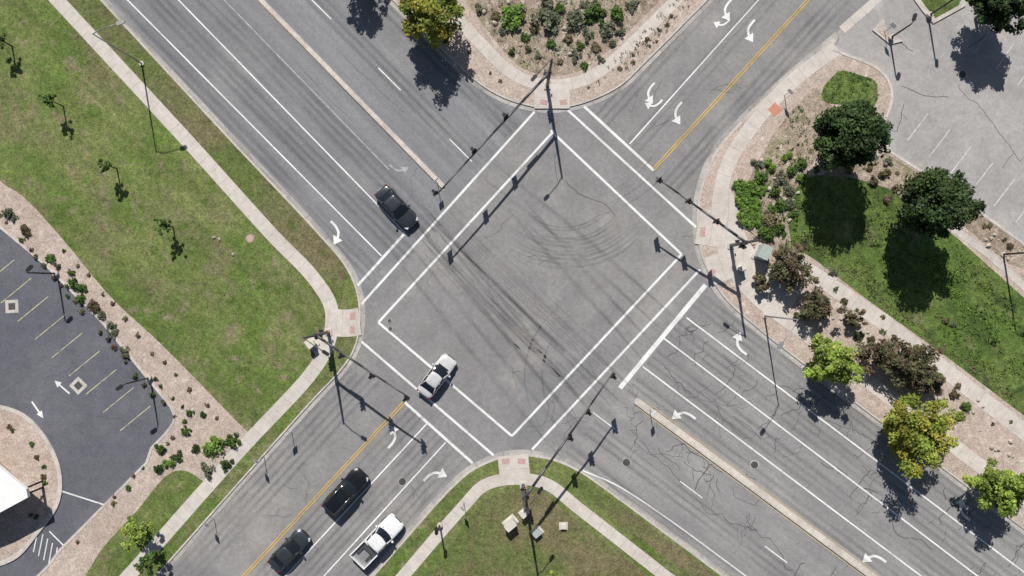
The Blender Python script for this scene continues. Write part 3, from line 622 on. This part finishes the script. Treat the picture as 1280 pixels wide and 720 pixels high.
# ------------------------------------------------------------ vehicles
def car(name,x,y,hx,hy,paint,kind='sedan',L=4.8,Wd=1.86):
    rz=math.atan2(-hy,hx); p=pv(x,y,.03); e=empty(name,p,rz); k=L/4.8; kw=Wd/1.86
    if kind=='sedan':
        st=[(-2.38,.60,.78,.36),(-2.28,.80,.95,.28),(-1.9,.89,1.02,.2),(-1.2,.925,1.0,.18),(0,.93,.97,.18),(.9,.925,.95,.18),(1.5,.91,.89,.18),(2.0,.86,.79,.2),(2.27,.72,.67,.25),(2.38,.52,.57,.33)]
        gh=(-1.85,1.12,-1.05,.28,.95,1.43)
    elif kind=='suv':
        st=[(-2.38,.74,.95,.4),(-2.3,.86,1.12,.32),(-1.9,.91,1.16,.26),(-1.2,.93,1.15,.25),(0,.93,1.13,.25),(.9,.93,1.12,.25),(1.5,.92,1.08,.25),(2.0,.89,1.0,.27),(2.28,.78,.88,.3),(2.38,.6,.75,.38)]
        gh=(-2.22,1.05,-1.95,.42,1.1,1.78)
    else:
        st=[(-.72,.90,1.15,.3),(-.6,.93,1.17,.28),(0,.93,1.16,.28),(.9,.93,1.15,.28),(1.5,.92,1.12,.28),(2.05,.90,1.05,.3),(2.3,.82,.93,.33),(2.38,.66,.8,.4)]
        gh=(-.62,1.12,-.5,.62,1.13,1.82)
    b=MB(); n=0
    for (sx,w,zt,zb) in st:
        sx*=k;w*=kw; ring=[(w*.86,zb),(w*.98,zb+.12),(w,(zb+zt)/2+.05),(w*.97,zt-.13),(w*.84,zt-.02),(w*.45,zt+.02),(0,zt+.03)]
        ring=ring+[(-a,z) for a,z in ring[-2::-1]]; n=len(ring)
        for a,z in ring: b.v.append((sx,a,z))
    for i in range(len(st)-1):
        for j in range(n-1): b.addf((i*n+j,i*n+j+1,(i+1)*n+j+1,(i+1)*n+j),paint,True)
        b.addf((i*n+n-1,i*n,(i+1)*n,(i+1)*n+n-1),M['black'])
    b.addf(range(n)[::-1],paint); b.addf([(len(st)-1)*n+j for j in range(n)],paint)
    o=b.obj('body',e); sm=o.modifiers.new('s','SUBSURF'); sm.levels=2; sm.render_levels=2
    xr,xf,tr,tf,z0,z1=gh; xr*=k;xf*=k;tr*=k;tf*=k; wb=.82*kw; wt=.64*kw if kind=='sedan' else .70*kw
    def ring(r,f,w,z,bul): 
        P=[(f,0),(f-.03,w*.45),(f-bul,w*.9),(f-bul-.12,w)]
        m=[((f*.66+r*.34),w*1.02),((f*.34+r*.66),w*1.02)]
        Q=[(r+.14,w),(r+.05,w*.9),(r,w*.45),(r,0)]
        h=P+m+Q; h2=[(a,-c) for a,c in h[-2:0:-1]]; return [(a,c,z) for a,c in h+h2]
    r0=ring(xr,xf,wb,z0,.2); r1=ring(tr,tf,wt,z1-.04,.1); b=MB(); b.v+=r0+r1; m=len(r0)
    for j in range(m): q=(j+1)%m; b.addf((j,q,m+q,m+j),M['glass'],True)
    b.addf([m+j for j in range(m)],M['glass']); b.obj('windows',e)
    b=MB(); r2=ring(tr-.04,tf+.05,wt+.02,z1-.05,.1); r3=ring(tr+.06,tf-.06,wt-.07,z1+.01,.08); r4=ring(tr+.3,tf-.3,wt-.3,z1+.035,.05); b.v+=r2+r3+r4
    for l in range(2):
        for j in range(m): q=(j+1)%m; b.addf((l*m+j,l*m+q,(l+1)*m+q,(l+1)*m+j),paint,True)
    b.addf([2*m+j for j in range(m)],paint,True); b.addf([j for j in range(m)][::-1],paint)
    for s in(1,-1):
        for (a,c) in (((xf-.22,wb),(tf-.05,wt)),((xr+.10,wb*.97),(tr+.06,wt*.97)),(((xf+xr)/2-.1,wb*1.02),((tf+tr)/2,wt*1.02))):
            b.tube([(a[0],s*a[1],z0-.03),(c[0],s*c[1],z1-.04)],[.05,.045],paint,6)
    if kind=='suv':
        for s in(1,-1): b.tube([(tr+.2,s*(wt-.08),z1+.06),(tf-.25,s*(wt-.08),z1+.06)],[.025,.025],M['chrome'],6)
        b.box(((tr+tf)/2+.5,0,z1+.04),(.8,.75,.012),M['glass'])
    b.obj('roof',e)
    b=MB(); zt=st[-3][2]
    for s in(1,-1):
        b.box((xf-.35,s*(wb+.2),z0+.06),(.2,.22,.14),paint,bev=.05)
        b.box((2.14*k,s*.66*kw,zt-.16),(.36,.26,.13),M['headlamp'],s*-.5,bev=.05)
        if kind!='pickup': b.box((-2.25*k,s*.66*kw,st[1][2]-.12),(.20,.28,.12),M['red'],s*.45,bev=.05)
        b.tube([(-.1*k,s*.905*kw,z0-.03),(-.1*k,s*.935*kw,.45)],[.008,.008],M['black'],4)
    b.box((2.36*k,0,zt-.27),(.06,.9,.2),M['black']); b.box((-2.40*k,0,.6),(.03,.5,.14),M['signw'])
    b.box((xf+.02,0,z0+.005),(.16,1.2,.02),M['black'])
    b.obj('lights_mirrors_trim',e)
    if kind=='pickup':
        b=MB(); xb0=-2.4*k; xb1=-.70*k; ln_=xb1-xb0; w=.93*kw
        b.box(((xb0+xb1)/2,0,.58),(ln_,2*w-.1,.36),M['black']); b.box(((xb0+xb1)/2,0,.775),(ln_-.12,2*w-.3,.03),M['polelight'])
        for s in(1,-1): b.box(((xb0+xb1)/2,s*(w-.06),.80),(ln_,.13,.72),paint,bev=.03); b.box(((xb0+xb1)/2,s*.52*kw,.87),(.9,.22,.2),M['pole'],bev=.05)
        b.box((xb0+.04,0,.82),(.09,2*w-.26,.66),paint); b.box((xb1-.03,0,.85),(.06,2*w-.26,.68),paint)
        for s in(1,-1): b.box((xb0-.0,s*(w-.08),.9),(.06,.12,.3),M['red'])
        b.box((xb0-.1,0,.45),(.16,1.8*kw,.16),M['chrome'],bev=.04)
        b.box((xb1-.35,0,.98),(.45,1.3,.34),M['pole'],bev=.05)
        b.obj('cargo_bed',e)
    b=MB(); R=.34 if kind=='sedan' else .40
    for wx in(1.42*k,-1.42*k):
        for s in(1,-1):
            b.cyl((wx,s*(.70*kw),R),(wx,s*(.925*kw+.015),R),R,R,M['rubber'],20); b.cyl((wx,s*(.90*kw),R),(wx,s*(.945*kw+.01),R),R*.62,R*.58,M['chrome'],14)
    b.obj('wheels',e)
    b=MB(); b.box((0,0,.26),(3.6*k,1.3*kw,.18),M['black']); b.obj('underbody',e)
pb=carpaint('paint_black',(.014,.014,.016)); pw=carpaint('paint_white',(.80,.80,.79),0); ps=carpaint('paint_silver',(.62,.61,.60),.1); pg=carpaint('paint_graphite',(.055,.062,.072),.4)
car('sedan_car',497,260,.68,.73,pg,'sedan',5.1,1.98)
car('sedan_car',547,469,.6,-.8,ps,'sedan',4.9,1.95)
car('suv_car',434,612,.68,-.735,pb,'suv',5.5,2.1)
car('sedan_car',364,685,.70,-.715,pg,'sedan',4.9,1.95)
car('pickup_truck',474,672,.70,-.715,pw,'pickup',6.1,2.12)
# ------------------------------------------------------------ light, sky, camera
w=bpy.data.worlds.new('World'); scene.world=w; w.use_nodes=True; nt=w.node_tree
sk=nt.nodes.new('ShaderNodeTexSky'); sk.sky_type='NISHITA'; sk.sun_disc=False; sk.sun_elevation=math.radians(45); sk.sun_rotation=math.radians(-9)
nt.links.new(sk.outputs[0],nt.nodes['Background'].inputs[0]); nt.nodes['Background'].inputs[1].default_value=.055
sl=bpy.data.lights.new('sun','SUN'); sl.energy=5.0; sl.angle=math.radians(.5); sl.color=(1,.97,.925)
so=link(bpy.data.objects.new('sun',sl)); so.rotation_euler=Vector((.16,-.985,-1.0)).to_track_quat('-Z','Y').to_euler(); so.location=(0,0,60)
cd=bpy.data.cameras.new('camera'); co=link(bpy.data.objects.new('camera',cd)); co.location=(0,0,CAMH); co.rotation_euler=(0,0,0)
cd.sensor_width=36; cd.lens=36*CAMH/(1280/S); cd.clip_end=3000; cd.clip_start=.5
scene.camera=co
scene.view_settings.view_transform='Standard'; scene.view_settings.look='None'; scene.view_settings.exposure=0
